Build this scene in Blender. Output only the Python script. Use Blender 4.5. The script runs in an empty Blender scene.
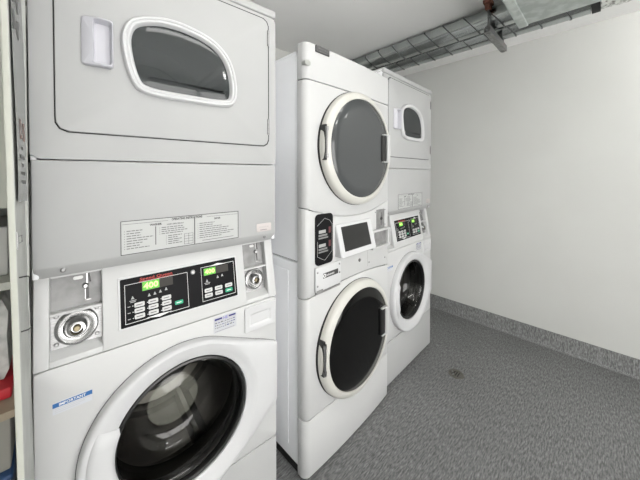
import bpy, bmesh, math, random
from math import sin, cos, pi, radians
from mathutils import Vector, Matrix
random.seed(4)
S = bpy.context.scene
COL = S.collection

# ---------------------------------------------------------------- camera, world, lights, exposure
cd = bpy.data.cameras.new('camera'); cam = bpy.data.objects.new('camera', cd); COL.objects.link(cam)
cd.sensor_width = 36.0; cd.sensor_fit = 'HORIZONTAL'
cd.lens = 277.3 / 640 * 36.0
cd.shift_y = -62.0 / 640
cd.clip_start = 0.02
cam.location = (0, 0, 1.339)
TH = 0.7665
cam.rotation_euler = (pi/2 - 0.0147, 0.0, -TH)
S.camera = cam
w = bpy.data.worlds.new('world'); S.world = w; w.use_nodes = True
w.node_tree.nodes['Background'].inputs[0].default_value = (1, .985, .96, 1)
w.node_tree.nodes['Background'].inputs[1].default_value = 5.6
S.view_settings.view_transform = 'Standard'; S.view_settings.look = 'None'
S.view_settings.gamma = 1.0; S.view_settings.use_curve_mapping = False
S.view_settings.exposure = 0.45
LIGHT_STRENGTH = 28.0      # ceiling luminaires (their diffusers are built further down)

# ---------------------------------------------------------------- materials
def mat(name, col, rough=0.5, metal=0.0, spec=0.5, emit=None, es=0.0, coat=0.0):
    m = bpy.data.materials.new(name); m.use_nodes = True
    b = m.node_tree.nodes['Principled BSDF']
    b.inputs['Base Color'].default_value = (*col, 1); b.inputs['Roughness'].default_value = rough
    b.inputs['Metallic'].default_value = metal; b.inputs['Specular IOR Level'].default_value = spec
    b.inputs['Coat Weight'].default_value = coat
    if emit: b.inputs['Emission Color'].default_value = (*emit, 1); b.inputs['Emission Strength'].default_value = es
    return m
def noisy(m, c1, c2, scale=(1, 1, 1), ns=20, detail=4, bump=0.0, lo=.35, hi=.65, coord='Object', bumpd=.002):
    nt = m.node_tree; b = nt.nodes['Principled BSDF']
    tc = nt.nodes.new('ShaderNodeTexCoord'); mp = nt.nodes.new('ShaderNodeMapping'); mp.inputs['Scale'].default_value = scale
    n = nt.nodes.new('ShaderNodeTexNoise'); n.inputs['Scale'].default_value = ns; n.inputs['Detail'].default_value = detail
    r = nt.nodes.new('ShaderNodeValToRGB'); r.color_ramp.elements[0].position = lo; r.color_ramp.elements[1].position = hi
    r.color_ramp.elements[0].color = (*c1, 1); r.color_ramp.elements[1].color = (*c2, 1)
    nt.links.new(tc.outputs[coord], mp.inputs[0]); nt.links.new(mp.outputs[0], n.inputs['Vector'])
    nt.links.new(n.outputs['Fac'], r.inputs[0]); nt.links.new(r.outputs[0], b.inputs['Base Color'])
    if bump:
        bp = nt.nodes.new('ShaderNodeBump'); bp.inputs['Strength'].default_value = bump; bp.inputs['Distance'].default_value = bumpd
        nt.links.new(n.outputs['Fac'], bp.inputs['Height']); nt.links.new(bp.outputs[0], b.inputs['Normal'])
    return m
def g(v): return (v, v, v)
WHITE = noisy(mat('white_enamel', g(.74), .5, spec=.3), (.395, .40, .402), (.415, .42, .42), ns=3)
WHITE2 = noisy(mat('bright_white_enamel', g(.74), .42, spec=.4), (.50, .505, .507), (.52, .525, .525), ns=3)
SIDE = noisy(mat('side_enamel', g(.72), .45, spec=.35), (.83, .84, .86), (.85, .86, .88), ns=3)  # far paler than the fronts: colour makes up for dim light in the gaps
RING = mat('door_ring_plastic', (.56, .565, .575), .38, spec=.4)
CREAM = mat('warm_white_plastic', (.55, .545, .51), .3)
HANDLEW = mat('handle_plastic', (.50, .50, .54), .35)
DARK = mat('dark_gap', g(.015), .7)
RUBBER = mat('dark_rubber', g(.02), .45)
BLACK = mat('black_plastic', g(.012), .35)
PANELB = mat('black_control_overlay', (.007, .007, .008), .55, spec=.12)
STEEL = noisy(mat('brushed_steel', g(.62), .42, 1.0), g(.22), g(.34), (1, 1, 14), 60)
DOME = mat('polished_dome', g(.42), .25, 1.0)
PLATE = noisy(mat('coin_plate_metal', g(.30), .55, .25), g(.20), g(.27), ns=30)
DRUM = noisy(mat('drum_steel', g(.6), .34, .9), g(.50), g(.66), ns=8)
DDRUM = noisy(mat('dryer_drum', g(.5), .45, .1), g(.6), g(.75), ns=6)
PAPER = mat('label_paper', (.43, .44, .435), .5)
INK = mat('ink', g(.045), .6)
GREYINK = mat('grey_ink', g(.14), .6)
WINK = mat('white_ink', g(.72), .5)
DINK = mat('dim_white_ink', g(.38), .5)
REDINK = mat('red_ink', (.42, .035, .025), .5)
BLUE = mat('blue_ink', (.025, .12, .33), .5)
NAVY = mat('navy_ink', (.03, .03, .16), .5)
BTN = mat('pale_button', g(.55), .5)
GREEN = mat('green_button', (.02, .36, .20), .5)
LCD = mat('display_window', (.045, .042, .038), .5, spec=.15)
LCDG = mat('display_lit', (.05, .2, .01), .4, emit=(.10, .50, .01), es=.50)
DIGIT = mat('display_digit', (.4, 1, .2), .4, emit=(.62, 1, .16), es=.75)
GALV = noisy(mat('galvanised_duct', g(.6), .24, 1.0), (.44, .465, .46), (.50, .525, .52), (1, 1, 1), 9)
SEAM = mat('duct_seam', (.10, .105, .105), .4, .8)
GALV2 = noisy(mat('galvanised_box', g(.6), .5, .45), (.42, .46, .44), (.55, .59, .57), ns=18, detail=8, bump=.25, lo=.42, hi=.6)
FOIL = noisy(mat('foil_wrap', g(.7), .4, .35), (.22, .22, .21), (.75, .77, .74), (1, 1, 1), 55, 6, bump=.8, lo=.36, hi=.55)
RUST = noisy(mat('rust', (.2, .07, .04), .8), (.10, .03, .02), (.27, .12, .08), ns=60, bump=.3)
WALLM = noisy(mat('wall_paint', g(.6), .75, spec=.2), (.625, .63, .61), (.645, .65, .63), ns=2.2)
CEILM = noisy(mat('ceiling_paint', g(.6), .85, spec=.1), (.87, .87, .86), (.89, .89, .88), ns=2.5)
PANELW = mat('cupboard_white', (.42, .43, .385), .6, spec=.3)
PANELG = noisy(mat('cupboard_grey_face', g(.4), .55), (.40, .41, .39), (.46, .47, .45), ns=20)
CHROME = mat('chrome', g(.36), .3, 1.0)
TAN = mat('tan_board', (.36, .30, .22), .6)
# vinyl floor: mottled grey with short pale and dark flecks
def vinyl(name, stretch, tone=1.0):
    m = bpy.data.materials.new(name); m.use_nodes = True; nt = m.node_tree; b = nt.nodes['Principled BSDF']
    tc = nt.nodes.new('ShaderNodeTexCoord')
    def nz(scale, s, d):
        mp = nt.nodes.new('ShaderNodeMapping'); mp.inputs['Scale'].default_value = scale
        mp.inputs['Rotation'].default_value = (0, 0, .12)
        n = nt.nodes.new('ShaderNodeTexNoise'); n.inputs['Scale'].default_value = s; n.inputs['Detail'].default_value = d
        nt.links.new(tc.outputs['Object'], mp.inputs[0]); nt.links.new(mp.outputs[0], n.inputs['Vector']); return n
    def ramp(n, p0, c0, p1, c1):
        r = nt.nodes.new('ShaderNodeValToRGB'); r.color_ramp.elements[0].position = p0; r.color_ramp.elements[1].position = p1
        r.color_ramp.elements[0].color = (*g(c0), 1); r.color_ramp.elements[1].color = (*g(c1), 1)
        nt.links.new(n.outputs['Fac'], r.inputs[0]); return r
    def mul(a, bb):
        x = nt.nodes.new('ShaderNodeMix'); x.data_type = 'RGBA'; x.blend_type = 'MULTIPLY'; x.inputs[0].default_value = 1
        nt.links.new(a, x.inputs[6]); nt.links.new(bb, x.inputs[7]); return x.outputs[2]
    a = ramp(nz(stretch, 165, 4), .35, .58, .66, 1.45)
    c = ramp(nz(stretch, 300, 2), .40, .80, .64, 1.15)
    d = ramp(nz((1, 1, 1), 1.6, 3), .3, .90, .7, 1.08)
    base = nt.nodes.new('ShaderNodeRGB'); base.outputs[0].default_value = (.150*tone, .152*tone, .152*tone, 1)
    o = mul(mul(mul(base.outputs[0], a.outputs[0]), c.outputs[0]), d.outputs[0])
    nt.links.new(o, b.inputs['Base Color']); b.inputs['Roughness'].default_value = .5; b.inputs['Specular IOR Level'].default_value = .35
    return m
FLOORM = vinyl('floor_vinyl', (.2, 1, 1), 1.12); COVE = vinyl('cove_vinyl', (1, 1, .25), 1.45)
def glass(name, tint, refl=1.0, rough=.03, body=None, bodyf=0.0):
    m = bpy.data.materials.new(name); m.use_nodes = True; nt = m.node_tree
    for n in list(nt.nodes):
        if n.type == 'BSDF_PRINCIPLED': nt.nodes.remove(n)
    out = [n for n in nt.nodes if n.type == 'OUTPUT_MATERIAL'][0]
    t = nt.nodes.new('ShaderNodeBsdfTransparent'); t.inputs[0].default_value = (*tint, 1)
    gl = nt.nodes.new('ShaderNodeBsdfGlossy'); gl.inputs['Roughness'].default_value = rough
    gl.inputs[0].default_value = (*g(refl), 1)
    fr = nt.nodes.new('ShaderNodeFresnel'); fr.inputs[0].default_value = 1.5
    mx = nt.nodes.new('ShaderNodeMixShader'); nt.links.new(fr.outputs[0], mx.inputs[0])
    first = t.outputs[0]
    if body:
        df = nt.nodes.new('ShaderNodeBsdfDiffuse'); df.inputs[0].default_value = (*body, 1)
        m0 = nt.nodes.new('ShaderNodeMixShader'); m0.inputs[0].default_value = bodyf
        nt.links.new(t.outputs[0], m0.inputs[1]); nt.links.new(df.outputs[0], m0.inputs[2]); first = m0.outputs[0]
    nt.links.new(first, mx.inputs[1]); nt.links.new(gl.outputs[0], mx.inputs[2])
    nt.links.new(mx.outputs[0], out.inputs['Surface']); return m
BOWLG = glass('bowl_glass', (.36, .35, .32), .8, .06)
BOWLB = glass('bowl_glass_centre', (.85, .85, .80), .8, .06, (.21, .21, .18), .45)
WING = glass('dryer_window_glass', (.9, .92, .92), .6, .05, (.062, .068, .070), .60)
MGLASS = mat('grey_tinted_glass', (.062, .066, .068), .12, spec=.4)
BGLASS = mat('black_tinted_glass', (.003, .003, .003), .08, spec=.3)
CLEAR = glass('clear_plastic', (.85, .86, .86), .8, .2, (.46, .48, .46), .6)

# ---------------------------------------------------------------- mesh helpers
def finish(name, bm, m, parent=None, smooth=32, shear=None, loc=None, rot=None):
    if shear:
        for v in bm.verts: v.co.y += shear(v.co.z)
    bmesh.ops.recalc_face_normals(bm, faces=bm.faces)
    lim = radians(smooth)
    for f in bm.faces: f.smooth = True
    for e in bm.edges:
        if len(e.link_faces) == 2 and e.calc_face_angle(0) > lim: e.smooth = False
    me = bpy.data.meshes.new(name); bm.to_mesh(me); bm.free()
    for mm in (m if isinstance(m, (list, tuple)) else [m]): me.materials.append(mm)
    o = bpy.data.objects.new(name, me); COL.objects.link(o)
    if parent: o.parent = parent
    if loc: o.location = loc
    if rot: o.rotation_euler = rot
    return o
def tag(o, label=None, cat=None, group=None, kind=None):
    if label: o['label'] = label
    if cat: o['category'] = cat
    if group: o['group'] = group
    if kind: o['kind'] = kind
    return o
def empty(name, loc, rz=0):
    o = bpy.data.objects.new(name, None); COL.objects.link(o); o.location = loc; o.rotation_euler = (0, 0, rz); o.empty_display_size = .1
    return o
def loft(bm, rings, cap0=False, cap1=False, closed=True, mi=0):
    R = [[bm.verts.new(p) for p in r] for r in rings]
    n = len(R[0])
    for a, b in zip(R, R[1:]):
        for i in range(n if closed else n - 1):
            j = (i + 1) % n
            try: bm.faces.new((a[i], a[j], b[j], b[i])).material_index = mi
            except ValueError: pass
    if cap0: bm.faces.new(R[0]).material_index = mi
    if cap1: bm.faces.new(R[-1]).material_index = mi
    return R
def box(bm, x0, x1, y0, y1, z0, z1, b=0.0, mi=0):
    if b <= 0:
        r = [(x0, y0), (x1, y0), (x1, y1), (x0, y1)]
        loft(bm, [[(x, y, z0) for x, y in r], [(x, y, z1) for x, y in r]], True, True, mi=mi); return
    def rr(i, z):
        c = min(b * .999, abs(x1-x0)/2.01, abs(y1-y0)/2.01)
        P = []
        for cx, cy, a0 in ((x1-c, y1-c, 0), (x0+c, y1-c, pi/2), (x0+c, y0+c, pi), (x1-c, y0+c, 1.5*pi)):
            for k in range(4):
                a = a0 + k*pi/6; q = c - i
                P.append((cx + q*cos(a), cy + q*sin(a), z))
        return P
    b2 = min(b, abs(z1-z0)/2.01, abs(x1-x0)/2.01, abs(y1-y0)/2.01)
    rs = []
    for k in range(4):
        a = k*pi/6; rs.append(rr(b2*(1-sin(a))*.98, z0 + b2*(1-cos(a))))
    for k in range(3, -1, -1):
        a = k*pi/6; rs.append(rr(b2*(1-sin(a))*.98, z1 - b2*(1-cos(a))))
    loft(bm, rs, True, True, mi=mi)
def offs(P, d):     # inward offset of a counter-clockwise outline
    n = len(P); out = []
    for i in range(n):
        a, b, c = P[i-1], P[i], P[(i+1) % n]
        e1 = (b[0]-a[0], b[1]-a[1]); e2 = (c[0]-b[0], c[1]-b[1])
        l1 = math.hypot(*e1) or 1e-9; l2 = math.hypot(*e2) or 1e-9
        n1 = (-e1[1]/l1, e1[0]/l1); n2 = (-e2[1]/l2, e2[0]/l2)
        m = (n1[0]+n2[0], n1[1]+n2[1]); k = max(m[0]*n1[0]+m[1]*n1[1], .4)
        out.append((b[0]+m[0]*d/k, b[1]+m[1]*d/k))
    return out
def ring3(P, y): return [(x, y, z) for x, z in P]
def prism(bm, P, y0, y1, b=.003, mi=0):   # outline facing the room (-y) with a rounded front edge
    loft(bm, [ring3(P, y1), ring3(P, y0+b), ring3(offs(P, b*.3), y0+b*.3), ring3(offs(P, b), y0)], True, True, mi=mi)
def rrect(u0, u1, z0, z1, r=.01, n=5):
    P = []
    for cx, cz, a0 in ((u1-r, z1-r, 0), (u0+r, z1-r, pi/2), (u0+r, z0+r, pi), (u1-r, z0+r, 1.5*pi)):
        for k in range(n+1):
            a = a0 + k*pi/2/n; P.append((cx + r*cos(a), cz + r*sin(a)))
    return P
def circ(cx, cz, r, n=64): return [(cx + r*cos(2*pi*k/n), cz + r*sin(2*pi*k/n)) for k in range(n)]
def polar(P, cx, cz, N=144):       # resample an outline by angle around a centre
    out = []
    n = len(P)
    for k in range(N):
        a = 2*pi*k/N; dx, dz = cos(a), sin(a); best = None
        for i in range(n):
            x1, z1 = P[i][0]-cx, P[i][1]-cz; x2, z2 = P[(i+1) % n][0]-cx, P[(i+1) % n][1]-cz
            ex, ez = x2-x1, z2-z1; den = dx*ez - dz*ex
            if abs(den) < 1e-12: continue
            t = (x1*ez - z1*ex)/den; s = (x1*dz - z1*dx)/den
            if t > 0 and -1e-6 <= s <= 1+1e-6: best = t if best is None else max(best, t)
        out.append((cx + dx*(best or .01), cz + dz*(best or .01)))
    return out
def smoothloop(C, n=8):   # closed Catmull-Rom
    P = []; m = len(C)
    for i in range(m):
        p0, p1, p2, p3 = C[i-1], C[i], C[(i+1) % m], C[(i+2) % m]
        for k in range(n):
            t = k/n
            P.append(tuple(.5*(2*p1[j] + (p2[j]-p0[j])*t + (2*p0[j]-5*p1[j]+4*p2[j]-p3[j])*t*t + (3*p1[j]-p0[j]-3*p2[j]+p3[j])*t**3) for j in (0, 1)))
    return P
def holed(bm, outer, inner, cx, cz, y0, y1, b=.003, N=144):
    O = polar(outer, cx, cz, N); I = polar(inner, cx, cz, N)
    loft(bm, [ring3(I, y1), ring3(O, y1), ring3(O, y0+b), ring3(offs(O, b*.3), y0+b*.3), ring3(offs(O, b), y0), ring3(I, y0), ring3(I, y1)])
    bmesh.ops.remove_doubles(bm, verts=bm.verts, dist=1e-6)
def lathe(bm, prof, cx, cz, n=72, a0=0, a1=2*pi, mi=0):    # profile (radius, y) turned about the y axis
    full = abs(a1-a0-2*pi) < 1e-6; R = []
    for r, y in prof:
        m = n if full else n+1
        R.append([(cx + r*cos(a0+(a1-a0)*k/n), y, cz + r*sin(a0+(a1-a0)*k/n)) for k in range(m)])
    loft(bm, R, closed=full, mi=mi); bmesh.ops.remove_doubles(bm, verts=bm.verts, dist=1e-6)
def tube(bm, pts, r, n=10, mi=0):
    pts = [Vector(p) for p in pts]; rings = []
    for i, p in enumerate(pts):
        d = (pts[min(i+1, len(pts)-1)] - pts[max(i-1, 0)]).normalized()
        a = Vector((0, 0, 1)) if abs(d.z) < .9 else Vector((1, 0, 0))
        s = d.cross(a).normalized(); t = d.cross(s)
        rings.append([p + s*r*cos(2*pi*k/n) + t*r*sin(2*pi*k/n) for k in range(n)])
    loft(bm, rings, True, True, mi=mi)
def text_bm(bm, s, u, z, y, wd=None, h=.01, align='L', mi=0, bold=0.0):
    c = bpy.data.curves.new('t', 'FONT'); c.body = s; c.size = 1; c.offset = bold; c.resolution_u = 2
    o = bpy.data.objects.new('t', c); COL.objects.link(o)
    dg = bpy.context.evaluated_depsgraph_get(); dg.update()
    me = bpy.data.meshes.new_from_object(o.evaluated_get(dg)); bpy.data.objects.remove(o); bpy.data.curves.remove(c)
    xs = [v.co.x for v in me.vertices]; ys = [v.co.y for v in me.vertices]
    x0, x1, y0, y1 = min(xs), max(xs), min(ys), max(ys)
    sy = h/(y1-y0); sx = (wd/(x1-x0)) if wd else sy; W_ = (x1-x0)*sx
    ox = u if align == 'L' else u - W_/2
    vs = [bm.verts.new((ox+(v.co.x-x0)*sx, y, z+(v.co.y-y0)*sy)) for v in me.vertices]
    for p in me.polygons:
        try: bm.faces.new([vs[i] for i in p.vertices]).material_index = mi
        except ValueError: pass
    bpy.data.meshes.remove(me)
def slab(bm, u0, u1, z0, z1, y, mi=0, t=.0006): box(bm, u0, u1, y-t, y, z0, z1, mi=mi)
def outline(bm, u0, u1, z0, z1, y, t=.0012, mi=0):
    slab(bm, u0, u1, z0, z0+t, y, mi); slab(bm, u0, u1, z1-t, z1, y, mi); slab(bm, u0, u0+t, z0, z1, y, mi); slab(bm, u1-t, u1, z0, z1, y, mi)
def screw(bm, u, z, y, r=.005):
    lathe(bm, [(0, y-.003), (r*.6, y-.0028), (r, y-.001), (r, y)], u, z, 14)
    box(bm, u-r*.55, u+r*.55, y-.0034, y-.003, z-.0006, z+.0006)

# ---------------------------------------------------------------- room
XW = 2.7516; XL = -.80; YB = 1.95; YF = -1.7; ZC = 2.40
def wallbox(name, *a, m=WALLM):
    bm = bmesh.new(); box(bm, *a); return tag(finish(name, bm, m), kind='structure')
wallbox('floor', XL-.1, XW+.1, YF-.1, YB+.1, -.08, 0, m=FLOORM)
wallbox('ceiling', XL-.1, XW+.1, YF-.1, YB+.1, ZC, ZC+.08, m=CEILM)
wallbox('wall_right', XW, XW+.1, YF-.1, YB+.1, 0, ZC)
wallbox('wall_left', XL-.1, XL, YF-.1, YB+.1, 0, ZC)
wallbox('wall_back', XL, XW, YB, YB+.1, 0, ZC)
# front wall (behind the viewpoint) with an unseen window, added to bring in frontal fill light
WX0, WX1, WZ0, WZ1 = -.65, 1.75, .35, 2.0
bm = bmesh.new(); box(bm, XL, WX0, YF-.1, YF, 0, ZC); box(bm, WX1, XW, YF-.1, YF, 0, ZC); box(bm, WX0, WX1, YF-.1, YF, 0, WZ0); box(bm, WX0, WX1, YF-.1, YF, WZ1, ZC)
tag(finish('wall_front', bm, WALLM), kind='structure')
bm = bmesh.new(); f_ = .05
box(bm, WX0, WX1, YF-.07, YF-.02, WZ0, WZ0+f_); box(bm, WX0, WX1, YF-.07, YF-.02, WZ1-f_, WZ1); box(bm, WX0, WX0+f_, YF-.07, YF-.02, WZ0, WZ1); box(bm, WX1-f_, WX1, YF-.07, YF-.02, WZ0, WZ1)
for k in (1, 2): box(bm, WX0+(WX1-WX0)*k/3-.02, WX0+(WX1-WX0)*k/3+.02, YF-.07, YF-.02, WZ0, WZ1)
tag(finish('fill_window_1', bm, WHITE), kind='structure')
def cove(name, pts):        # profile (distance from wall, z) run between two points
    (xa, ya), (xb, yb), (nx, ny) = pts
    prof = [(0, 0), (.022, 0), (.014, .003), (.008, .009), (.005, .018), (.004, .12), (.002, .125), (0, .125)]
    bm = bmesh.new()
    loft(bm, [[(xa+nx*d, ya+ny*d, z) for d, z in prof], [(xb+nx*d, yb+ny*d, z) for d, z in prof]], True, True)
    return tag(finish(name, bm, COVE), kind='structure')
cove('baseboard_right', ((XW, YF), (XW, YB), (-1, 0)))
cove('baseboard_back', ((XL, YB), (XW, YB), (0, -1)))
cove('baseboard_left', ((XL, YF), (XL, YB), (1, 0)))
cove('baseboard_front', ((XL, YF), (XW, YF), (0, 1)))

# ceiling luminaires; the second one is an added fill
LM = bpy.data.materials.new('luminaire_diffuser'); LM.use_nodes = True
_b = LM.node_tree.nodes['Principled BSDF']; _b.inputs['Base Color'].default_value = (.9, .9, .9, 1)
_b.inputs['Emission Color'].default_value = (1, .985, .955, 1); _b.inputs['Emission Strength'].default_value = LIGHT_STRENGTH
LM2 = LM.copy(); LM2.node_tree.nodes['Principled BSDF'].inputs['Emission Strength'].default_value = LIGHT_STRENGTH*.28
def luminaire(x, y, lab, m=None):
    r = tag(empty('ceiling_light', (x, y, ZC)), lab, 'ceiling light', 'ceiling lights')
    bm = bmesh.new(); box(bm, -.62, .62, -.045, .045, -.02, 0, .004); finish('housing', bm, WHITE, r)
    bm = bmesh.new(); box(bm, -.60, .60, -.04, .04, -.10, -.02, .015); finish('diffuser', bm, m or LM, r)
luminaire(.80, .12, 'long white ceiling light nearest the washing machines', LM2)
luminaire(1.85, -.60, 'added fill light behind the viewpoint, shaped as a long ceiling fitting')  # unseen fitting, added to brighten the right wall and floor

# ---------------------------------------------------------------- stacked washer dryer with sloped control console (first and third)
W = .683
def shear(z): return .04*(z-.853)/.217
WINP = [(.183, 1.69), (.187, 1.745), (.213, 1.780), (.275, 1.803), (.350, 1.805), (.430, 1.785), (.480, 1.745), (.505, 1.690), (.513, 1.625), (.500, 1.583), (.455, 1.569), (.350, 1.567), (.245, 1.571), (.205, 1.600)]
def make_stack():
    R_ = empty('stacked_washer_dryer', (0, 0, 0))
    # cabinet shell
    bm = bmesh.new()
    for x0, x1 in ((0, .012), (W-.012, W)):
        box(bm, x0, x1, .012, .74, .03, .852, .003); box(bm, x0, x1, .085, .74, .8525, 1.077); box(bm, x0, x1, .012, .74, 1.0775, 1.975, .003)
    box(bm, .012, W-.012, .72, .738, .03, 1.97); box(bm, .012, W-.012, .03, .72, .03, .04)
    box(bm, .012, W-.012, .125, .72, 1.06, 1.075); box(bm, .012, W-.012, .16, .72, .95, .96)
    finish('cabinet', bm, SIDE, R_)
    for fx in (.05, W-.05):
        for fyy in (.06, .68): bm = bmesh.new(); lathe_z(bm, [(0, 0), (.02, 0), (.022, .006), (.014, .01), (.008, .03)], fx, fyy); finish('levelling_foot', bm, RUBBER, R_)
    bm = bmesh.new(); box(bm, 0, W, -.002, .74, 1.951, 1.980, .006); finish('lid', bm, WHITE, R_)
    # dryer front shroud with window opening
    WI = offs(smoothloop(WINP[::-1]), -.002)
    wc = (.35, 1.68)
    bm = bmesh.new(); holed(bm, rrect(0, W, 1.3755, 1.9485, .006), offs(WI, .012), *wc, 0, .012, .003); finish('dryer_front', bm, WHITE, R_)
    DP = [(.645-.03, 1.447), (.645, 1.477)] ; DP = []
    u0, u1, z0, z1 = .047, .645, 1.447, 1.930
    DP = rrect(u0, u1, z0, z1, .026, 6)
    bm = bmesh.new(); holed(bm, rrect(u0-.0028, u1+.0065, z0-.0028, z1+.006, .028, 6), offs(WI, .012), *wc, -.0012, .001, .0004); finish('door_gasket', bm, DARK, R_)
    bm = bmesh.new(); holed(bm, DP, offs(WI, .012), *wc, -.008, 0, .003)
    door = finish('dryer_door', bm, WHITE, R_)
    # window trim
    A = polar(WI, *wc); bm = bmesh.new()
    loft(bm, [ring3(A, -.010), ring3(offs(A, .0015), -.019), ring3(offs(A, .005), -.0235), ring3(offs(A, .010), -.0235), ring3(offs(A, .0125), -.0205),
              ring3(offs(A, .015), -.0225), ring3(offs(A, .019), -.0225), ring3(offs(A, .023), -.018), ring3(offs(A, .026), -.006), ring3(offs(A, .026), .02)])
    finish('window_trim', bm, RING, door)
    G = offs(A, .0245); bm = bmesh.new(); loft(bm, [ring3(G, -.009), ring3(offs(G, .01), -.0105), ring3(offs(G, .03), -.012)], True, True)
    finish('window_glass', bm, WING, door)
    # door pull
    bm = bmesh.new(); Hc = (.134, 1.683)
    HO = rrect(.097, .163, 1.622, 1.748, .008); HI = rrect(.121, .159, 1.630, 1.741, .006)
    O = polar(HO, *Hc, 96); I = polar(HI, *Hc, 96)
    py_ = lambda u: -.010-.020*min(1, max(.25, (u-.090)/.045))
    loft(bm, [ring3(O, -.010), [(x, py_(x)+.004, z) for x, z in O], [(x, py_(x), z) for x, z in offs(O, .003)], [(x, py_(x), z) for x, z in offs(I, -.002)], [(x, py_(x)+.003, z) for x, z in I],
              [(x, -.0085+.0*x, z) for x, z in offs(I, .003)]], cap1=True)
    finish('door_pull', bm, HANDLEW, door)
    for hz in (1.86, 1.52):
        bm = bmesh.new(); box(bm, .640, .648, -.0125, -.004, hz-.030, hz+.030, .001); finish('hinge', bm, STEEL, door)
    # dryer drum
    bm = bmesh.new(); dc = (.3415, 1.665)
    lathe(bm, [(.262, .02), (.275, .03), (.275, .20), (.268, .215), (.275, .23), (.275, .60), (.20, .62), (.19, .61), (.12, .61), (.11, .62), (.0, .62)], *dc, 72)
    for k in range(3):
        a = 2*pi*k/3 + .5; c = Vector((dc[0]+.268*cos(a), dc[1]+.268*sin(a)))
        P = [(c.x - .03*cos(a+.0) + .022*cos(a+pi/2)*s, c.y - .03*sin(a) + .022*sin(a+pi/2)*s) for s in (-.4, .4)] + [(c.x + .03*cos(a+pi/2)*s, c.y + .03*sin(a+pi/2)*s) for s in (1, -1)]
        loft(bm, [ring3(P, .04), ring3(P, .58)], True, True)
    finish('dryer_drum', bm, DDRUM, R_)
    # lower dryer apron with tucked lower edge
    bm = bmesh.new()
    prof = [(.10, 1.373), (.002, 1.373), (0, 1.371), (0, 1.108), (.002, 1.103), (.020, 1.078), (.024, 1.075), (.10, 1.075)]
    def row(u, k):
        return [(u, y, z) for y, z in prof]
    def rowi(u, d): return [(u, max(y, min(y+d, .05)), z + (d*.6 if z < 1.11 else 0)) for y, z in prof]
    loft(bm, [rowi(0, .012), rowi(.003, .003), rowi(.010, 0), rowi(W-.010, 0), rowi(W-.003, .003), rowi(W, .012)], True, True)
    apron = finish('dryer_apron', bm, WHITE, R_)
    for us in (.057, .633): bm = bmesh.new(); screw(bm, us, 1.094, .003, .006); finish('screw', bm, STEEL, apron)
    bm = bmesh.new(); prism(bm, rrect(.597, .660, 1.117, 1.148, .004), -.001, 0, .0004)
    text_bm(bm, 'SERVICE', .606, 1.132, -.0013, .042, .005, mi=1); slab(bm, .612, .640, 1.123, 1.125, -.001, 2)
    st = finish('service_sticker', bm, [mat('pale_sticker', (.50, .46, .45), .5), DINK, GREYINK], apron); st['label'] = 'small pale sticker'
    # instruction label
    bm = bmesh.new(); u0, u1, z0, z1 = .176, .524, 1.108, 1.205; y = -.0008
    slab(bm, u0, u1, z0, z1, 0, 0, .0008); outline(bm, u0, u1, z0, z1, y, .0018, 1)
    slab(bm, u0+.004, .296, z1-.010, z1-.0092, y, 1); slab(bm, .412, u1-.004, z1-.010, z1-.0092, y, 1)
    text_bm(bm, 'OPERATING INSTRUCTIONS', .306, z1-.0110, y-.0007, .092, .0075, mi=1, bold=.035)
    text_bm(bm, 'WASHER', .247, z1-.0210, y-.0007, .032, .0065, mi=1, bold=.035); text_bm(bm, 'DRYER', .437, z1-.0210, y-.0007, .022, .006, mi=1, bold=.035)
    slab(bm, .2615, .2635, z0+.018, z1-.024, y, 1); slab(bm, .3725, .3750, z0+.002, z1-.008, y, 1)
    rnd = random.Random(9)
    def lines(ua, ub, za, n, st_, maxf):
        for i in range(n):
            zz = za - i*st_; e = ua+.006+(ub-ua-.006)*maxf[i % len(maxf)]; x = ua+.006
            slab(bm, ua, ua+.0022, zz, zz+.0016, y, 2)
            while x < e:
                l = rnd.uniform(.006, .014); slab(bm, x, min(x+l, e), zz, zz+.0024, y, 2); x += l+.0018
    lines(.184, .260, z1-.031, 8, .0072, (.55, .5, .5, .95, .75, .55, .45, .8))
    text_bm(bm, 'HIGH EFFICIENCY', .293, z1-.0235, y-.0007, .048, .0042, mi=1, bold=.02)
    lines(.272, .364, z1-.031, 4, .0062, (.7, .75, .85, .7)); lines(.290, .340, z1-.058, 5, .0062, (.9, .6, .9, .7))
    lines(.383, .512, z1-.031, 8, .0068, (.4, .35, .6, .8, .75, .95, .85, .6))
    slab(bm, .398, .505, z0+.009, z0+.0107, y, 2)
    outline(bm, .342, .369, z0+.006, z0+.040, y, .0008, 1); slab(bm, .355, .3558, z0+.006, z0+.04, y, 1)
    for i in (1, 2, 3): slab(bm, .342, .369, z0+.006+i*.0085, z0+.0068+i*.0085, y, 1)
    lb = finish('instruction_label', bm, [PAPER, INK, GREYINK], apron); lb['label'] = 'framed instruction label in three columns'

    # console (everything on it leans back with the console face)
    bm = bmesh.new(); yb = .035
    def cb(a, b_, c, d, y0=0, y1=yb, bev=.0025): box(bm, a, b_, y0, y1, c, d, bev)
    cb(0, .029, .853, 1.074, -.001); cb(.135, .557, .853, 1.074, -.001); cb(.649, W, .853, 1.074, -.001)
    for a, b_ in ((.0285, .1355), (.5565, .6495)):
        cb(a, b_, .853, .869, -.001); cb(a, b_, 1.066, 1.074, -.001); cb(a, b_, .9705, .9775, .003)
        # sloping sill under the coin vault
        loft(bm, [[(a, -.0005, .868), (a, .032, .868), (a, .032, .888)], [(b_, -.0005, .868), (b_, .032, .868), (b_, .032, .888)]], True, True)
    box(bm, .001, W-.001, yb+.001, .12, .855, 1.074)
    con = finish('control_console', bm, WHITE2, R_, shear=shear)  # paler enamel than the apron; extra brightness put into the colour
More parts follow.
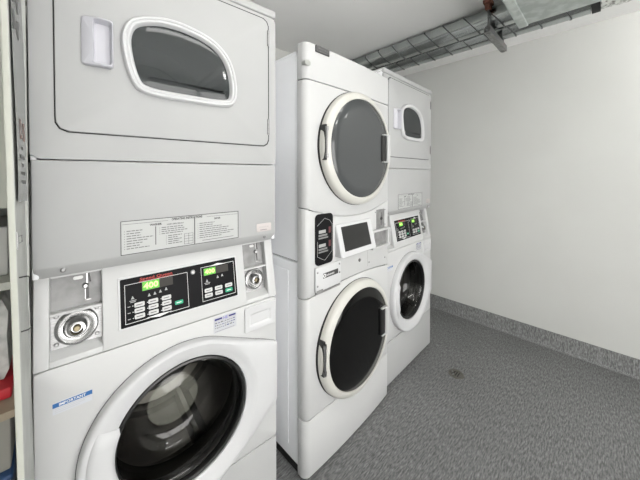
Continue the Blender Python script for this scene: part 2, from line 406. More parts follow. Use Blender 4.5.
    for (a, b_) in ((.0295, .1345), (.5575, .6485)):
        k = (b_-a)/.105; U = lambda t: a + (t-.0295)*k
        bm = bmesh.new(); box(bm, a, b_, .022, .034, .9775, 1.066)
        cp = finish('coin_plate', bm, PLATE, R_, shear=shear)
        bm = bmesh.new()
        loft(bm, [[(U(.104), .0205, 1.064), (U(.1085), .0205, 1.064), (U(.1125), .0205, 1.036), (U(.108), .0205, 1.036)], [(U(.104), .023, 1.064), (U(.1085), .023, 1.064), (U(.1125), .023, 1.036), (U(.108), .023, 1.036)]], True, True)
        box(bm, U(.1005), U(.1075), .0205, .023, .9945, 1.022)
        finish('coin_slot', bm, BLACK, cp, shear=shear)
        bm = bmesh.new(); lathe(bm, [(0, .014), (.004, .014), (.0065, .017), (.0075, .022)], U(.100), 1.0285, 18)
        box(bm, U(.102), U(.1045), .019, .022, 1.03, 1.064); box(bm, U(.098), U(.112), .018, .022, .989, .9925, .001)
        box(bm, U(.0985), U(.1003), .019, .022, .993, 1.02)
        finish('coin_chute', bm, CHROME, cp, shear=shear)
        bm = bmesh.new(); prism(bm, rrect(U(.074), U(.095), 1.0475, 1.0565, .0042), .0215, .0222, .0002); s_ = finish('coin_sticker', bm, WINK, cp, shear=shear)
        s_['label'] = 'white oval sticker on the coin plate'
        bm = bmesh.new(); box(bm, a, b_, .024, .034, .884, .9705)
        vp = finish('coin_vault', bm, STEEL, R_, shear=shear)
        cx = (a+b_)/2 - .0005; r = .044*min(1, k*1.0)
        bm = bmesh.new(); lathe(bm, [(r+.001, .0245), (r+.001, .019), (r-.002, .0155), (r*.86, .0145), (r*.78, .017), (r*.66, .018), (r*.56, .013), (r*.48, .004), (r*.40, -.001), (r*.30, -.002), (r*.27, .003), (r*.26, .010), (0, .010)], cx, .929, 60)
        finish('lock_dome', bm, DOME, vp, shear=shear)
        bm = bmesh.new(); lathe(bm, [(0, .002), (r*.13, .002), (r*.2, .005), (r*.2, .0095)], cx, .929, 24); box(bm, cx-.0012, cx+.0012, .0008, .0025, .923, .935, mi=0)
        finish('lock_cylinder', bm, mat('lock_brass', (.20, .17, .11), .4, .8), vp, shear=shear)
        for sx in (a+.011*k, b_-.011*k):
            for sz in (.895, .963): bm = bmesh.new(); screw(bm, sx, sz, .024, .0052); finish('bolt', bm, STEEL, vp, shear=shear)
    # black control panel
    bm = bmesh.new(); prism(bm, rrect(.170, .528, .892, 1.036, .005), -.0035, 0, .002); cp = finish('panel_bezel', bm, RING, con, shear=shear)
    bm = bmesh.new(); prism(bm, rrect(.1755, .5225, .8975, 1.0305, .003), -.0045, -.003, .0004)
    pan = finish('control_panel', bm, PANELB, R_, shear=shear); y = -.0046
    bm = bmesh.new()
    outline(bm, .186, .357, .906, 1.014, y, .0011); outline(bm, .4, .5155, .908, 1.0185, y, .0011)
    slab(bm, .245, .300, .902, .910, y-.0001, 1)                      # dark break for the lower emblem
    loft(bm, [[(.238, y-.0008, .909), (.272, y-.0008, .9025), (.306, y-.0008, .909), (.272, y-.0008, .9105)], [(.238, y, .909), (.272, y, .9025), (.306, y, .909), (.272, y, .9105)]], True, True)
    loft(bm, [[(.430, y-.0008, 1.017), (.457, y-.0008, 1.023), (.486, y-.0008, 1.017), (.457, y-.0008, 1.0158)], [(.430, y, 1.017), (.457, y, 1.023), (.486, y, 1.017), (.457, y, 1.0158)]], True, True)
    for (ux, uz) in ((.205, .975), (.247, .972), (.262, .973), (.277, .975), (.293, .978), (.418, .972), (.455, .977), (.471, .979)):      # little pictograms
        loft(bm, [[(ux-.004, y-.0007, uz-.004), (ux+.004, y-.0007, uz-.004), (ux, y-.0007, uz+.005)], [(ux-.004, y, uz-.004), (ux+.004, y, uz-.004), (ux, y, uz+.005)]], True, True, mi=2)
    for a, b_, zz in ((.197, .214, .966), (.199, .212, .962), (.409, .428, .964), (.412, .426, .960)): slab(bm, a, b_, zz, zz+.0018, y, 2)
    for zz in (.951, .934, .917):
        slab(bm, .192, .199, zz, zz+.0018, y, 2)
        for uu in (.205, .242, .278): slab(bm, uu-.001, uu+.001, zz, zz+.002, y, 0)
    finish('panel_print', bm, [WINK, PANELB, DINK], pan, shear=shear)
    bm = bmesh.new(); text_bm(bm, 'Speed Queen', .224, 1.0165, y-.0012, .088, .0095, bold=.02); box(bm, .222, .314, y-.0009, y, 1.0150, 1.0165)
    finish('lettering', bm, REDINK, pan, shear=shear)
    for (a, b_, c, d, gu) in ((.229, .313, .9865, 1.0135, .275), (.408, .494, .989, 1.0135, .449)):
        bm = bmesh.new(); box(bm, a, b_, y-.0006, y, c, d, 0, 0); box(bm, a+.001, gu, y-.0009, y-.0005, c+.001, d-.001, 0, 1)
        t_ = '400'
        text_bm(bm, t_, a+.004, c+.0050, y-.0014, gu-a-.007, d-c-.0095, mi=2, bold=.03)
        finish('display', bm, [LCD, LCDG, DIGIT], pan, shear=shear)
    def btn(u, z, w_=.026, h_=.0125, m=BTN, nm='button'):
        bm = bmesh.new(); prism(bm, rrect(u-w_/2, u+w_/2, z-h_/2, z+h_/2, .003, 3), y-.0012, y, .0005)
        slab(bm, u-w_*.32, u+w_*.28, z-.0011, z+.0013, y-.0011, 1, .0003)
        o = finish(nm, bm, [m, GREYINK if m is BTN else WINK], pan, shear=shear)
        if m is GREEN: o['label'] = 'green start button'
    for uu in (.2215, .257, .293):
        for zz in (.952, .9365, .920): btn(uu, zz)
    btn(.328, .928, .024, .0115, GREEN)
    for uu in (.421, .456): btn(uu, .9405); btn(uu, .924)
    btn(.492, .9405); btn(.492, .924, m=GREEN)
    bm = bmesh.new(); lathe(bm, [(0, y-.003), (.005, y-.003), (.0075, y-.001), (.0075, y)], .374, 1.010, 24); finish('key_port', bm, STEEL, pan, shear=shear)

    # washer front, door and drum
    wc = (.345, .546); HR = .212
    bm = bmesh.new(); holed(bm, rrect(0, W, .2875, .8505, .006), circ(*wc, HR, 96), *wc, 0, .012, .004, 192); finish('washer_front', bm, WHITE2, R_)  # paler than the toe panel: brightness lifted through the enamel colour
    bm = bmesh.new(); prism(bm, rrect(0, W, .018, .2845, .006), 0, .012, .004); finish('toe_panel', bm, WHITE, R_)
    # hull of the door disc with the hinge fairing on the right
    C = [(.338+.263*cos(a), .537+.263*sin(a)) for a in [2*pi*k/120 for k in range(120)]] + [(.682, .672), (.682, .44)]
    def hull(P):
        P = sorted(set(P)); cr = lambda o, a, b: (a[0]-o[0])*(b[1]-o[1])-(a[1]-o[1])*(b[0]-o[0])
        lo = []
        for p in P:
            while len(lo) > 1 and cr(lo[-2], lo[-1], p) <= 0: lo.pop()
            lo.append(p)
        up = []
        for p in reversed(P):
            while len(up) > 1 and cr(up[-2], up[-1], p) <= 0: up.pop()
            up.append(p)
        return lo[:-1] + up[:-1]
    H = polar(hull(C), *wc, 144)
    def rg(r): return [(wc[0]+r*cos(2*pi*k/144), wc[1]+r*sin(2*pi*k/144)) for k in range(144)]
    def depth(P, base):      # the fairing sinks back to the cabinet towards the hinge side
        return [(x, base*(1 if x < .52 else max(.35, 1-.65*((x-.52)/.16)**1.2)), z) for x, z in P]
    def mix(A, B, t): return [(a[0]*(1-t)+b[0]*t, a[1]*(1-t)+b[1]*t) for a, b in zip(A, B)]
    bm = bmesh.new()
    r262 = rg(.246)
    loft(bm, [ring3(H, 0), depth(H, -.020), depth(offs(H, .002), -.026), depth(offs(H, .006), -.031), depth(mix(offs(H, .011), r262, .25), -.033), ring3(rg(.243), -.0325), ring3(rg(.236), -.031),
              ring3(rg(.222), -.027), ring3(rg(.210), -.0215), ring3(rg(.204), -.0205), ring3(rg(.2005), -.018), ring3(rg(.1985), .002)])
    wd = finish('washer_door', bm, RING, R_, smooth=40)
    bm = bmesh.new(); H2 = offs(H, -.0012); loft(bm, [ring3(polar([(min(x, .682), z) for x, z in H2], *wc), -.0015), ring3(offs(H, .01), -.0016)]); finish('door_shadow_gap', bm, DARK, wd)
    # finger grip set in the left of the ring
    bm = bmesh.new(); rows = []
    for k in range(19):
        a = radians(154 + k*58/18); e = min(1, k/2.0, (18-k)/4.0); e = e*e*(3-2*e)
        row = []
        for r, y0, lift in ((.1880, -.016, 0), (.190, -.024, .010), (.200, -.032, .012), (.218, -.038, .010), (.236, -.040, .007), (.248, -.037, .003), (.251, -.031, 0)):
            yy = y0 + (0 if lift == 0 else (1-e)*lift*1.2)
            row.append((wc[0]+r*cos(a), yy, wc[1]+r*sin(a)))
        rows.append(row)
    loft(bm, rows, True, True, closed=False) if False else loft(bm, rows, closed=False)
    finish('finger_grip', bm, RING, wd, smooth=60)
    bm = bmesh.new(); lathe(bm, [(.1975, -.012), (.196, -.017), (.190, -.019), (.186, -.015), (.184, -.006), (.186, .004)], *wc, 96); finish('glass_surround', bm, BLACK, wd)
    bm = bmesh.new(); lathe(bm, [(.187, -.006), (.181, -.008), (.172, .002), (.160, .035), (.146, .070), (.128, .095), (.108, .108), (.088, .112), (.080, .108)], wc[0]-.013, wc[1]+.004, 96)
    lathe(bm, [(.080, .108), (.076, .1055), (.06, .106), (.058, .104), (0, .103)], wc[0]-.013, wc[1]+.004, 96, mi=1); finish('glass_bowl', bm, [BOWLG, BOWLB], wd, smooth=60)
    bm = bmesh.new(); lathe(bm, [(.213, .012), (.208, .02), (.214, .035), (.205, .05), (.212, .065), (.200, .085), (.196, .10), (.24, .102)], *wc, 84); finish('door_boot', bm, RUBBER, R_)
    bm = bmesh.new(); lathe(bm, [(.21, .104), (.225, .104), (.245, .115), (.248, .16), (.244, .17), (.248, .18), (.248, .42), (.235, .44), (.20, .43), (.165, .445), (.12, .43), (.075, .425), (.06, .41), (0, .405)], *wc, 84)
    for k in range(3):
        a = 2*pi*k/3 + .9
        for s0 in (1,):
            cxx, czz = wc[0]+.235*cos(a), wc[1]+.235*sin(a); tx, tz = -sin(a), cos(a)
            P = [(cxx+tx*.03, czz+tz*.03), (cxx-.045*cos(a)+tx*.008, czz-.045*sin(a)+tz*.008), (cxx-.045*cos(a)-tx*.008, czz-.045*sin(a)-tz*.008), (cxx-tx*.03, czz-tz*.03)]
            loft(bm, [ring3(P, .13), ring3(P, .41)], True, True)
    finish('wash_drum', bm, DRUM, R_)
    # stickers and the service flap on the washer front
    bm = bmesh.new(); slab(bm, .034, .111, .7335, .7635, 0, 0); slab(bm, .034, .111, .7505, .7615, -.0006, 1, .0004)
    text_bm(bm, 'IMPORTANT', .046, .7525, -.0014, .052, .0072, mi=2, bold=.02)
    for i in range(3): slab(bm, .038, .106-.01*i, .7465-.0045*i, .7475-.0045*i, -.0006, 3, .0003)
    s_ = finish('notice_sticker', bm, [mat('sticker_white', (.52, .54, .58), .5), BLUE, WINK, mat('faint_ink', g(.45), .5)], R_); s_['label'] = 'small white sticker with a blue heading band'
    bm = bmesh.new(); slab(bm, .434, .515, .789, .842, 0, 0); slab(bm, .437, .463, .832, .838, -.0006, 1, .0004); slab(bm, .487, .512, .832, .838, -.0006, 1, .0004)
    text_bm(bm, 'HE', .467, .829, -.0014, .016, .011, mi=2, bold=.02)
    for i in range(3):
        x = .439; zz = .821-.0085*i
        while x < .508:
            l = rnd.uniform(.002, .008); slab(bm, x, min(x+l, .509), zz, zz+rnd.uniform(.0015, .004), -.0006, 3 if rnd.random() < .7 else 1, .0004); x += l+.003
    slab(bm, .439, .508, .7925, .7935, -.0006, 3, .0004)
    s_ = finish('icon_sticker', bm, [mat('sticker_grey', (.46, .47, .50), .5), NAVY, mat('violet_ink', (.22, .2, .5), .5), GREYINK], R_); s_['label'] = 'small square sticker with dark pictograms'
    bm = bmesh.new(); O = rrect(.545, .676, .748, .842, .007); I = rrect(.566, .655, .768, .812, .005); hc = (.61, .79)
    O = polar(O, *hc, 96); I = polar(I, *hc, 96)
    loft(bm, [ring3(O, .0), ring3(O, -.003), ring3(offs(O, .002), -.0055), ring3(offs(I, -.004), -.0055), ring3(I, -.0045), ring3(offs(I, .003), .0035) if False else ring3(offs(I, .004), -.0010)], cap1=True)
    finish('service_flap', bm, RING, R_)
    return R_
def lathe_z(bm, prof, cx, cy, n=16):
    loft(bm, [[(cx+r*cos(2*pi*k/n), cy+r*sin(2*pi*k/n), z) for k in range(n)] for r, z in prof]); bmesh.ops.remove_doubles(bm, verts=bm.verts, dist=1e-6)
def copy_tree(o, parent=None):
    c = o.copy(); COL.objects.link(c); c.parent = parent
    for ch in [x for x in list(COL.objects) if x.parent == o]: copy_tree(ch, c)
    return c
m1 = make_stack()
m3 = copy_tree(m1)
m1.location = (-.0407, .9602, 0); m1.rotation_euler = (0, 0, -.0606)
m3.location = (1.4326, .9370, 0); m3.rotation_euler = (0, 0, .0237)
tag(m1, 'white stacked washer dryer nearest the viewer, beside the shelving, with green 400 displays', 'washer dryer')
tag(m3, 'white stacked washer dryer at the far end of the row beside the bare wall', 'washer dryer')

# ---------------------------------------------------------------- middle stack: front-loader under dryer with two large round doors
MW = .683
def bow(u): return -.012*(1-((u-MW/2)/(MW/2))**2)
RC = .032
def plan(back=.050):
    P = [(0, back), (0, RC)]
    for k in range(1, 7):
        a = pi + k*pi/2/7; P.append((RC+RC*cos(a), RC+RC*sin(a)))
    for k in range(0, 25):
        u = RC + (MW-RC-.024)*k/24; P.append((u, bow(u)-bow(RC)))
    for k in range(1, 7):
        a = 1.5*pi + k*pi/2/7; P.append((MW-.024+.024*cos(a), .024+.024*sin(a)))
    P += [(MW, .0245)]
    return P
def fy(u): return bow(u) - bow(RC) if RC < u < MW-RC else 0.0
def bowed(name, zb, zt, parent, m=WHITE2, b=.0035, topb=None):
    if not callable(zb): q = zb; zb = lambda u: q
    if not callable(zt): q2 = zt; zt = lambda u: q2
    P = plan(); bm = bmesh.new(); tb = topb or b
    def ins(d):
        out = []
        for u, v in P:
            k = 1 - d/.34
            out.append((MW/2+(u-MW/2)*(1-d/(MW/2)), v + (d if v < .049 else 0)))
        return out
    rows = [(ins(b), zb, 0), (ins(b*.3), zb, b*.3), (P, zb, b), (P, zt, -tb), (ins(tb*.3), zt, -tb*.3), (ins(tb), zt, 0)]
    loft(bm, [[(u, v, f(u)+d) for u, v in Q] for Q, f, d in rows], True, True)
    return finish(name, bm, m, parent, smooth=35)
M = tag(empty('stacked_washer_dryer', (.7675, .8875, 0), .0303), 'white stacked washer dryer in the middle with two large round doors', 'washer dryer')
bm = bmesh.new(); box(bm, .006, .656, .055, .73, .952, 1.865, .006); finish('dryer_cabinet', bm, SIDE, M)
bm = bmesh.new(); box(bm, .006, .656, .055, .73, .040, .946, .006)
box(bm, .0035, .007, .12, .68, .10, .90, .003); wcab = finish('washer_cabinet', bm, SIDE, M)
bm = bmesh.new(); box(bm, .02, .65, .052, .70, .05, 1.86); box(bm, .012, .655, .04, .7, .0, .043); finish('base_frame', bm, DARK, M)
bm = bmesh.new(); box(bm, .012, .655, .07, .71, 1.866, 1.882, .004); finish('top_cover', bm, SIDE, M)
zs = lambda u: 1.190 - .062*(1-((u-MW/2)/(MW/2))**2)
zw = lambda u: .793 + .03*(1-((u-MW/2)/(MW/2))**2)
bm = bmesh.new(); P_ = [(u, v) for u, v in ((.005, .05), (.006, .03), (.03, .008), (.34, .001), (.65, .008), (.664, .02), (.655, .05))]; loft(bm, [[(u, v, .03) for u, v in P_], [(u, v, 1.895) for u, v in P_]], True, True); finish('front_backing', bm, DARK, M)
tp = bowed('top_panel', 1.7455, 1.906, M, topb=.012)
bowed('dryer_front', lambda u: zs(u)+.0035, 1.742, M)
cpn = bowed('control_panel', lambda u: zw(u)+.0035, zs, M)
bowed('washer_front', .268, zw, M)
bowed('toe_panel', .012, .2645, M)
# top panel badge and keyhole dimple
y = fy(.12)
bm = bmesh.new(); box(bm, .080, .165, y-.0045, y+.004, 1.8705, 1.9015-.002, .002)
bd = finish('badge', bm, mat('badge_grey', g(.075), .4), M)
bm = bmesh.new(); text_bm(bm, 'MAYTAG', .093, 1.884, y-.0051, .058, .0085, bold=.02); slab(bm, .098, .148, 1.876, 1.8775, y-.0044, 0, .0004); finish('lettering', bm, mat('badge_ink', g(.17), .5), bd)
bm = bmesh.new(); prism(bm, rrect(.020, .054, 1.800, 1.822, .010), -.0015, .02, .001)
finish('dimple', bm, mat('dimple_shade', (.36, .37, .35), .4), tp)  # flat plug; the shade of the hollow is put into its dark colour
# doors
def round_door(nm, cx, cz, glassm, ringm, hz):
    bm = bmesh.new()
    lathe(bm, [(.282, 0), (.282, -.018), (.280, -.030), (.275, -.038), (.266, -.043), (.254, -.0475), (.249, -.049), (.245, -.048), (.2435, -.043), (.2435, -.020)], cx, cz, 120)
    d = finish(nm, bm, ringm, M, smooth=40)
    bm = bmesh.new(); lathe(bm, [(.2845, -.002), (.284, -.0125), (.276, -.013)], cx, cz, 96); finish('door_seal', bm, DARK, d)
    bm = bmesh.new(); lathe(bm, [(.2445, -.034), (.2445, -.042), (.242, -.045), (.19, -.048), (.10, -.051), (0, -.052)], cx, cz, 96); finish('door_glass', bm, glassm, d, smooth=60)
    # hinge on the left rim
    bm = bmesh.new(); a = math.asin((hz)/.296) if abs(hz) < .296 else 0
    zc = cz+hz
    ux = cx-.269
    box(bm, ux-.005, ux+.006, -.042, -.012, zc-.078, zc+.078, .002); h = finish('hinge', bm, BLACK, d)
    bm = bmesh.new(); tube(bm, [(ux-.001, -.046, zc-.068), (ux-.001, -.046, zc+.068)], .0055)
    for s in (-1, 1): tube(bm, [(ux-.001, -.046, zc+s*.068), (ux-.001, -.046, zc+s*.050)], .0075)
    finish('hinge_pin', bm, STEEL, d)
    # pull on the right
    bm = bmesh.new(); uh = cx+.160
    box(bm, uh, uh+.046, -.058, -.044, zc-.070, zc+.070, .003, 0); finish('pull_recess', bm, BLACK, d)
    bm = bmesh.new(); box(bm, uh+.040, uh+.064, -.068, -.030, zc-.076, zc+.076, .005); box(bm, uh+.010, uh+.056, -.062, -.042, zc+.070, zc+.077, .0025); box(bm, uh+.010, uh+.056, -.062, -.042, zc-.077, zc-.070, .0025)
    finish('door_pull', bm, WHITE2, d)
    return d
round_door('dryer_door', .355, 1.4655, MGLASS, CREAM, .012)
round_door('washer_door', .345, .516, BGLASS, CREAM, .012)
# control panel furniture
def fa(u): return fy(u)
bm = bmesh.new(); y = fa(.13); prism(bm, rrect(.078, .190, .932, 1.160, .020), y-.003, y+.006, .001)
bl = finish('black_label', bm, PANELB, M)
bm = bmesh.new(); y -= .003
def seg(bm, a, b_, t=.0016, mi=0):
    a, b_ = Vector(a), Vector(b_); d = (b_-a).normalized(); n = Vector((-d.y, d.x))*t/2
    P = [a+n, b_+n, b_-n, a-n]; loft(bm, [[(p.x, y-.0008, p.y) for p in P], [(p.x, y, p.y) for p in P]], True, True, mi=mi)
for a, b_ in (((.086, 1.110), (.134, 1.140)), ((.134, 1.140), (.166, 1.128)), ((.166, 1.128), (.182, 1.110)), ((.087, .974), (.120, .956)), ((.120, .956), (.135, .950)), ((.135, .950), (.184, .985)), ((.087, .974), (.087, 1.04)), ((.183, .985), (.183, 1.11))): seg(bm, a, b_)
for zb_ in (1.082, 1.020):
    slab(bm, .096, .140, zb_-.008, zb_+.006, y, 0); slab(bm, .094, .150, zb_-.022, zb_-.013, y, 2); slab(bm, .094, .156, zb_-.033, zb_-.026, y, 2)
    slab(bm, .160, .174, zb_-.012, zb_+.016, y, 1)
finish('label_print', bm, [DINK, mat('dull_red', (.13, .04, .045), .5), mat('grey_print', g(.20), .5), PANELB], bl)
# angled screen pod
bm = bmesh.new()
P = rrect(.205, .492, .946, 1.102, .012)
def podz(z): return -.004 - .040*(1.102-z)/.156
loft(bm, [[(x, .0, z) for x, z in P], [(x, fa(x)+podz(z)+.004, z) for x, z in P], [(x, fa(x)+podz(z), z) for x, z in offs(P, .004)]], True, True)
pod = finish('screen_pod', bm, RING, M)
bm = bmesh.new(); P = rrect(.236, .450, .974, 1.086, .003)
loft(bm, [[(x, fa(x)+podz(z)+.004, z) for x, z in P], [(x, fa(x)+podz(z)-.0012, z) for x, z in P]], False, True)
finish('screen', bm, mat('screen_black', g(.014), .3), pod)
# grooves, lock, coin parts
bm = bmesh.new(); y = fa(.47)-.0004
box(bm, .468, .4692, y-.0002, y+.002, .842, .945); box(bm, .468, .665, fa(.6)-.0022, fa(.6)+.001, .8455, .8467) if False else None
finish('panel_groove', bm, GREYINK, cpn)
bm = bmesh.new(); yl = fa(.4); lathe(bm, [(0, yl-.006), (.006, yl-.006), (.008, yl-.004), (.009, yl)], .395, .893, 24); box(bm, .394, .396, yl-.0068, yl-.006, .888, .898); finish('lock', bm, STEEL, cpn)
for u, z in ((.483, .862), (.655, .850), (.655, 1.13), (.545, 1.125), (.655, 1.045)): bm = bmesh.new(); screw(bm, u, z, fa(u-.022), .004); finish('screw', bm, STEEL, cpn)
bm = bmesh.new(); yc = fa(.578); box(bm, .556, .640, yc-.004, yc+.006, 1.028, 1.138, .002); cpl = finish('coin_plate', bm, PLATE, M)
bm = bmesh.new(); box(bm, .602, .606, yc-.0048, yc-.003, 1.045, 1.12); lathe(bm, [(0, yc-.008), (.008, yc-.008), (.009, yc-.004)], .604, 1.085, 20); finish('coin_slot', bm, INK, cpl)
bm = bmesh.new(); O = polar(rrect(.490, .672, .926, 1.030, .006), .584, .98, 96); I = polar(rrect(.502, .664, .938, 1.020, .004), .584, .98, 96)
yb_ = lambda x: fa(x)
loft(bm, [[(x, yb_(x)+.002, z) for x, z in O], [(x, -.028, z) for x, z in O], [(x, -.030, z) for x, z in offs(O, .002)], [(x, -.030, z) for x, z in offs(I, -.001)], [(x, -.029, z) for x, z in I], [(x, -.008, z) for x, z in I]])
tr = finish('coin_return', bm, WHITE2, M)
bm = bmesh.new(); box(bm, .502, .664, -.0115, -.009, .938, 1.020); box(bm, .648, .664, -.012, -.026, .938, 1.020, 0, 1); finish('return_tray', bm, [PLATE, WHITE2], tr)
# name plate
y = fa(.12)
bm = bmesh.new(); box(bm, .074, .243, y-.007, y+.004, .818, .925, .003); npl = finish('name_plate', bm, RING, M)
bm = bmesh.new(); slab(bm, .120, .222, .870, .893, y-.007, 0); text_bm(bm, 'Coinamatic', .134, .8765, y-.0083, .060, .010, mi=1, bold=.02)
lathe(bm, [(.009, y-.0080), (.009, y-.0084), (.0045, y-.0084), (.0045, y-.0080)], .1285, .8815, 20, mi=1)
finish('lettering', bm, [INK, WINK], npl)
for u, z in ((.085, .905), (.085, .845), (.232, .912), (.232, .872)): bm = bmesh.new(); screw(bm, u, z, y-.007, .0045); finish('screw', bm, STEEL, npl)
bm = bmesh.new(); box(bm, .078, .236, y-.009, y+.002, .8095, .8180, .001); box(bm, .078, .118, y-.009, y+.002, .817, .826, .001); finish('bent_strip', bm, PLATE, npl)

for o_ in (bl, pod, cpl, tr, npl, bd, *[c for c in COL.objects if c.parent in (cpn, tp)]): o_.location.x -= .022

# ---------------------------------------------------------------- ducts and hanger under the ceiling
def spiral_duct(x, z, r, y0, y1, lab, pitch=.135):
    bm = bmesh.new(); rings = []; n = 32; Y = y0; ys = []
    k = 0
    while Y < y1:
        ys += [(Y, 0, 0 if Y == y0 else .05), (min(Y+pitch-.0085, y1-.06), 0, .05), (min(Y+pitch-.008, y1-.059), .0045, .05), (min(Y+pitch-.003, y1-.055), .0045, .05)]; Y += pitch
    ys = [q for q in ys if q[0] < y1-.052]; ys.append((y1, 0, 0))
    loft(bm, [[(x+(r+d)*cos(2*pi*i/n), Y_+k_*sin(2*pi*i/n), z+(r+d)*sin(2*pi*i/n)) for i in range(n)] for Y_, d, k_ in ys], True, True)
    for f in bm.faces:
        c_ = f.calc_center_median()
        if len(f.verts) == 4 and math.hypot(c_.x-x, c_.z-z) > r+.0016: f.material_index = 1
    return tag(finish('round_duct', bm, [GALV, SEAM], smooth=25), lab, 'duct')
spiral_duct(2.025, 2.325, .066, .377, YB, 'galvanised round duct farther from the bare wall, running into the box duct')
spiral_duct(2.19, 2.313, .067, .0775, YB, 'galvanised round duct nearest the bare wall, ending at foil wrapping')
bm = bmesh.new(); box(bm, 1.36, 1.99, -1.1, .365, 2.205, 2.397, .004); box(bm, 1.352, 1.998, .330, .375, 2.198, 2.399, .003)
tag(finish('box_duct', bm, GALV2), 'rectangular galvanised box duct under the ceiling', 'duct')
bm = bmesh.new(); n = 28; rr = random.Random(3); rings = []
for j in range(60):
    Yj = .035 - j*.02; rings.append([(2.19+(.064+rr.uniform(-.006, .008))*cos(2*pi*i/n), Yj+rr.uniform(-.004, .004), 2.316+(.064+rr.uniform(-.006, .006))*sin(2*pi*i/n)) for i in range(n)])
loft(bm, rings, True, True); tag(finish('foil_duct', bm, FOIL, smooth=10), 'crumpled foil wrapped duct beside the box duct near the right wall', 'duct')
bm = bmesh.new(); lathe(bm, [(.050, .036), (.070, .038), (.071, .073), (.052, .075)], 2.19, 2.313, 32); tag(finish('duct_coupling', bm, DARK), 'black coupling between the round duct and foil wrapping', 'coupling')
hg = tag(empty('duct_hanger', (1.943, .52, 2.227)), 'trapeze hanger with threaded rods and a rusty clamp below the ducts', 'bracket')
bm = bmesh.new()
box(bm, -.03, .362, -.018, -.015, -.022, .012); box(bm, -.03, .362, .015, .018, -.022, .012); box(bm, -.03, .362, -.018, .018, -.025, -.022)
finish('strut', bm, STEEL, hg)
for dx in (-.005, .338):
    bm = bmesh.new(); tube(bm, [(dx, 0, -.03), (dx, 0, .168)], .0055); lathe_z(bm, [(0, -.034), (.011, -.034), (.011, -.026), (0, -.026)], dx, 0, 6); lathe_z(bm, [(0, .012), (.011, .012), (.011, .02), (0, .02)], dx, 0, 6)
    finish('threaded_rod', bm, STEEL, hg)
    bm = bmesh.new(); box(bm, dx-.035, dx+.03, -.022, .022, .150, .1725, .004); box(bm, dx-.02, dx+.015, -.016, .016, .120, .152, .004); finish('ceiling_clamp', bm, RUST, hg)

# ---------------------------------------------------------------- floor drain
dr = tag(empty('floor_drain', (1.93, .69, 0)), 'small round metal drain in the grey floor', 'floor drain')
bm = bmesh.new(); lathe_z(bm, [(.0, .0015), (.030, .0015), (.033, .004), (.045, .004), (.048, 0)], 0, 0, 32); finish('drain_rim', bm, mat('worn_brass', (.13, .125, .11), .5, .4), dr)
bm = bmesh.new()
for k in range(3): box(bm, -.022, .022, -.017+.014*k, -.011+.014*k, .0016, .0022)
finish('drain_slots', bm, DARK, dr)
bm = bmesh.new(); box(bm, -.030, -.012, .010, .018, .002, .006, .001); box(bm, -.014, .006, .022, .029, .003, .0065, .001); finish('drain_catch', bm, CHROME, dr)

# ---------------------------------------------------------------- open shelving at the left with its white end panel
sh = tag(empty('shelving_unit', (-.40, 1.2, 0)), 'white shelving unit left of the nearest machine, with a black pull on its end panel', 'shelving')
X0 = -.40; Y0 = 1.2
bm = bmesh.new(); box(bm, -.0095, 0, 0, .228, 0, 2.10, .002)
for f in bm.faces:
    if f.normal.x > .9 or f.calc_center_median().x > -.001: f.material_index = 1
ep = finish('end_panel', bm, [PANELW, PANELG], sh, loc=(-.031-X0, .72-Y0, 0), rot=(0, -.0135, 0))
bm = bmesh.new(); box(bm, -.064-X0, -.0425-X0, .946-Y0, .9515-Y0, 0, 2.1); finish('added_gap_strip', bm, PANELG, sh)  # strip added to catch room light where the gap would stay black
bm = bmesh.new()
zc_, hh = 1.100, .050
tube(bm, [(-.001, .022, zc_+hh), (.009, .024, zc_+hh), (.0118, .025, zc_+hh-.001), (.0130, .026, zc_+hh-.004), (.0130, .026, zc_-hh+.004), (.0118, .025, zc_-hh+.001), (.009, .024, zc_-hh), (-.001, .022, zc_-hh)], .0012)
finish('pull_handle', bm, BLACK, ep)
bm = bmesh.new(); box(bm, 0, .0015, .008, .02, 1.205, 1.235); tube(bm, [(.001, .014, 1.226), (.005, .03, 1.226), (.005, .03, 1.214), (.001, .014, 1.214)], .0009); finish('latch', bm, STEEL, ep)
for z_, nm in ((.10, 'shelf'), (.48, 'shelf'), (.79, 'shelf'), (1.09, 'shelf'), (1.40, 'shelf'), (2.0, 'shelf')):
    bm = bmesh.new(); box(bm, -.72-X0, -.066-X0, .955-Y0, 1.55-Y0, z_-.018, z_, .001); finish(nm, bm, PANELW if z_ != .79 else TAN, sh)
bm = bmesh.new(); box(bm, -.735-X0, -.72-X0, 1.0-Y0, 1.55-Y0, 0, 2.02, .002); finish('side_panel', bm, PANELW, sh)
bm = bmesh.new(); box(bm, -.72-X0, -.060-X0, 1.55-Y0, 1.56-Y0, 0, 2.02); finish('back_panel', bm, PANELG, sh)
bm = bmesh.new(); box(bm, -.72-X0, -.066-X0, .940-Y0, .953-Y0, 1.262, 2.0, .002); finish('upper_door', bm, PANELW, sh)
bm = bmesh.new(); box(bm, -.27, -.0785, 1.01, 1.30, .7905, .817, .004); tag(finish('red_box', bm, mat('red_card', (.50, .02, .03), .5)), 'flat red box on the tan shelf at far left', 'box')
bm = bmesh.new(); 
loft(bm, [[(x, y_, z) for x, y_ in ((-.28+i, 1.05+i), (-.085-i, 1.05+i), (-.085-i, 1.35-i), (-.28+i, 1.35-i))] for z, i in ((.818, .01), (.845, 0), (.93, .004), (.99, 0), (1.02, .012))], True, True)
tag(finish('folded_towels', bm, noisy(mat('towel_grey', g(.4), .9), (.28, .28, .27), (.5, .5, .48), ns=30, bump=.5)), 'grey folded cloths lying on the red box', 'towels')
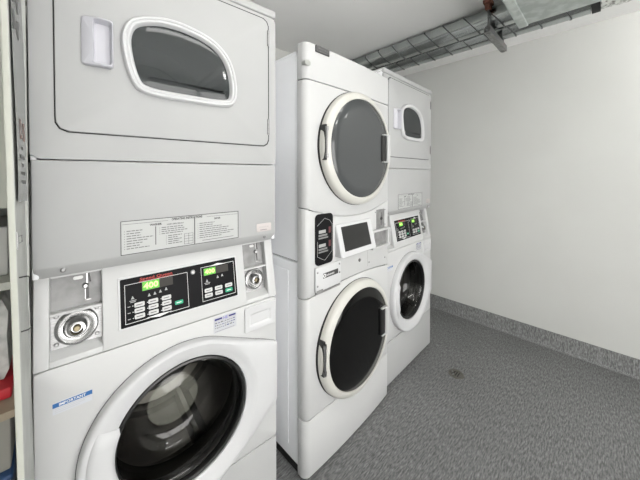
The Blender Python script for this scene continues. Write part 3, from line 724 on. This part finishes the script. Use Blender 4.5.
bm = bmesh.new(); box(bm, -.30, -.084, 1.02, 1.34, .4805, .60, .012); box(bm, -.31, -.079, 1.01, 1.35, .585, .60, .005); tag(finish('blue_tub', bm, mat('blue_plastic', (.03, .08, .2), .4)), 'dark blue plastic tub on the lower shelf', 'tub')
bm = bmesh.new(); box(bm, -.28, -.083, 1.03, 1.32, .601, .755, .004); tag(finish('storage_carton', bm, mat('grey_card', (.30, .29, .26), .7)), 'grey carton standing on the lid of the dark blue tub', 'box')
bm = bmesh.new(); box(bm, -.25, -.082, 1.02, 1.3, 1.0905, 1.21, .004); tag(finish('storage_carton', bm, mat('pale_card', (.42, .42, .40), .7)), 'pale carton on the shelf below the upper cupboard door', 'box')
# hanging clear bag on the end panel
bg = tag(empty('plastic_bag', (-.0475, .73, 1.30)), 'clear plastic bag with faded print hanging on the white end panel', 'bag')
bm = bmesh.new(); rows = []
nz, nu = 30, 10
def bagp(s, t):      # s across 0..1, t height 0..1
    z = -.02 + .62*t
    x = .0025 - .0135*z + .0045*s + .0008*sin(9*t+4*s)
    y_ = .0 + .16*s
    return Vector((x, y_, z + (.03*(1-s)*max(0, .25-t)*4*.3)))
fr = [[bagp(i/nu, j/nz) for i in range(nu+1)] for j in range(nz+1)]
th = Vector((.0006, -.0003, 0))
for a in range(nz):
    pass
V1 = [[bm.verts.new(p) for p in r] for r in fr]; V2 = [[bm.verts.new(p+th) for p in r] for r in fr]
for j in range(nz):
    for i in range(nu):
        bm.faces.new((V1[j][i], V1[j][i+1], V1[j+1][i+1], V1[j+1][i])); bm.faces.new((V2[j][i], V2[j+1][i], V2[j+1][i+1], V2[j][i+1]))
for j in range(nz):
    for i in (0, nu): bm.faces.new((V1[j][i], V1[j+1][i], V2[j+1][i], V2[j][i]))
for i in range(nu):
    for j in (0, nz): bm.faces.new((V1[j][i], V1[j][i+1], V2[j][i+1], V2[j][i]))
finish('sheet', bm, CLEAR, bg, smooth=60)
bm = bmesh.new()
def onbag(bm, s0, s1, z0, z1, txt, mi=0):
    b2 = bmesh.new(); text_bm(b2, txt, s0, z0, 0, s1-s0, z1-z0, bold=.02)
    mp = {v: bm.verts.new(bagp(v.co.x, (v.co.z+.02)/.62)+Vector((.0012, -.0012, 0))) for v in b2.verts}
    for f in b2.faces: bm.faces.new([mp[v] for v in f.verts]).material_index = mi
    b2.free()
fred = mat('faded_letters', (.32, .20, .18), .5)
onbag(bm, .30, .85, .105, .145, 'DS', 0); finish('faded_letters', bm, fred, bg); bm = bmesh.new()
for i, (a, b_) in enumerate(((.35, .55), (.2, .7), (.35, .6), (.3, .7), (.25, .75))): onbag(bm, a, b_, .084-.017*i, .091-.017*i, '---', 1)
for i in range(3): onbag(bm, .05, .5, .30+.05*i, .335+.05*i, 'M', 1)
finish('faded_marks', bm, [mat('faded_red', (.32, .20, .18), .5), GREYINK], bg)
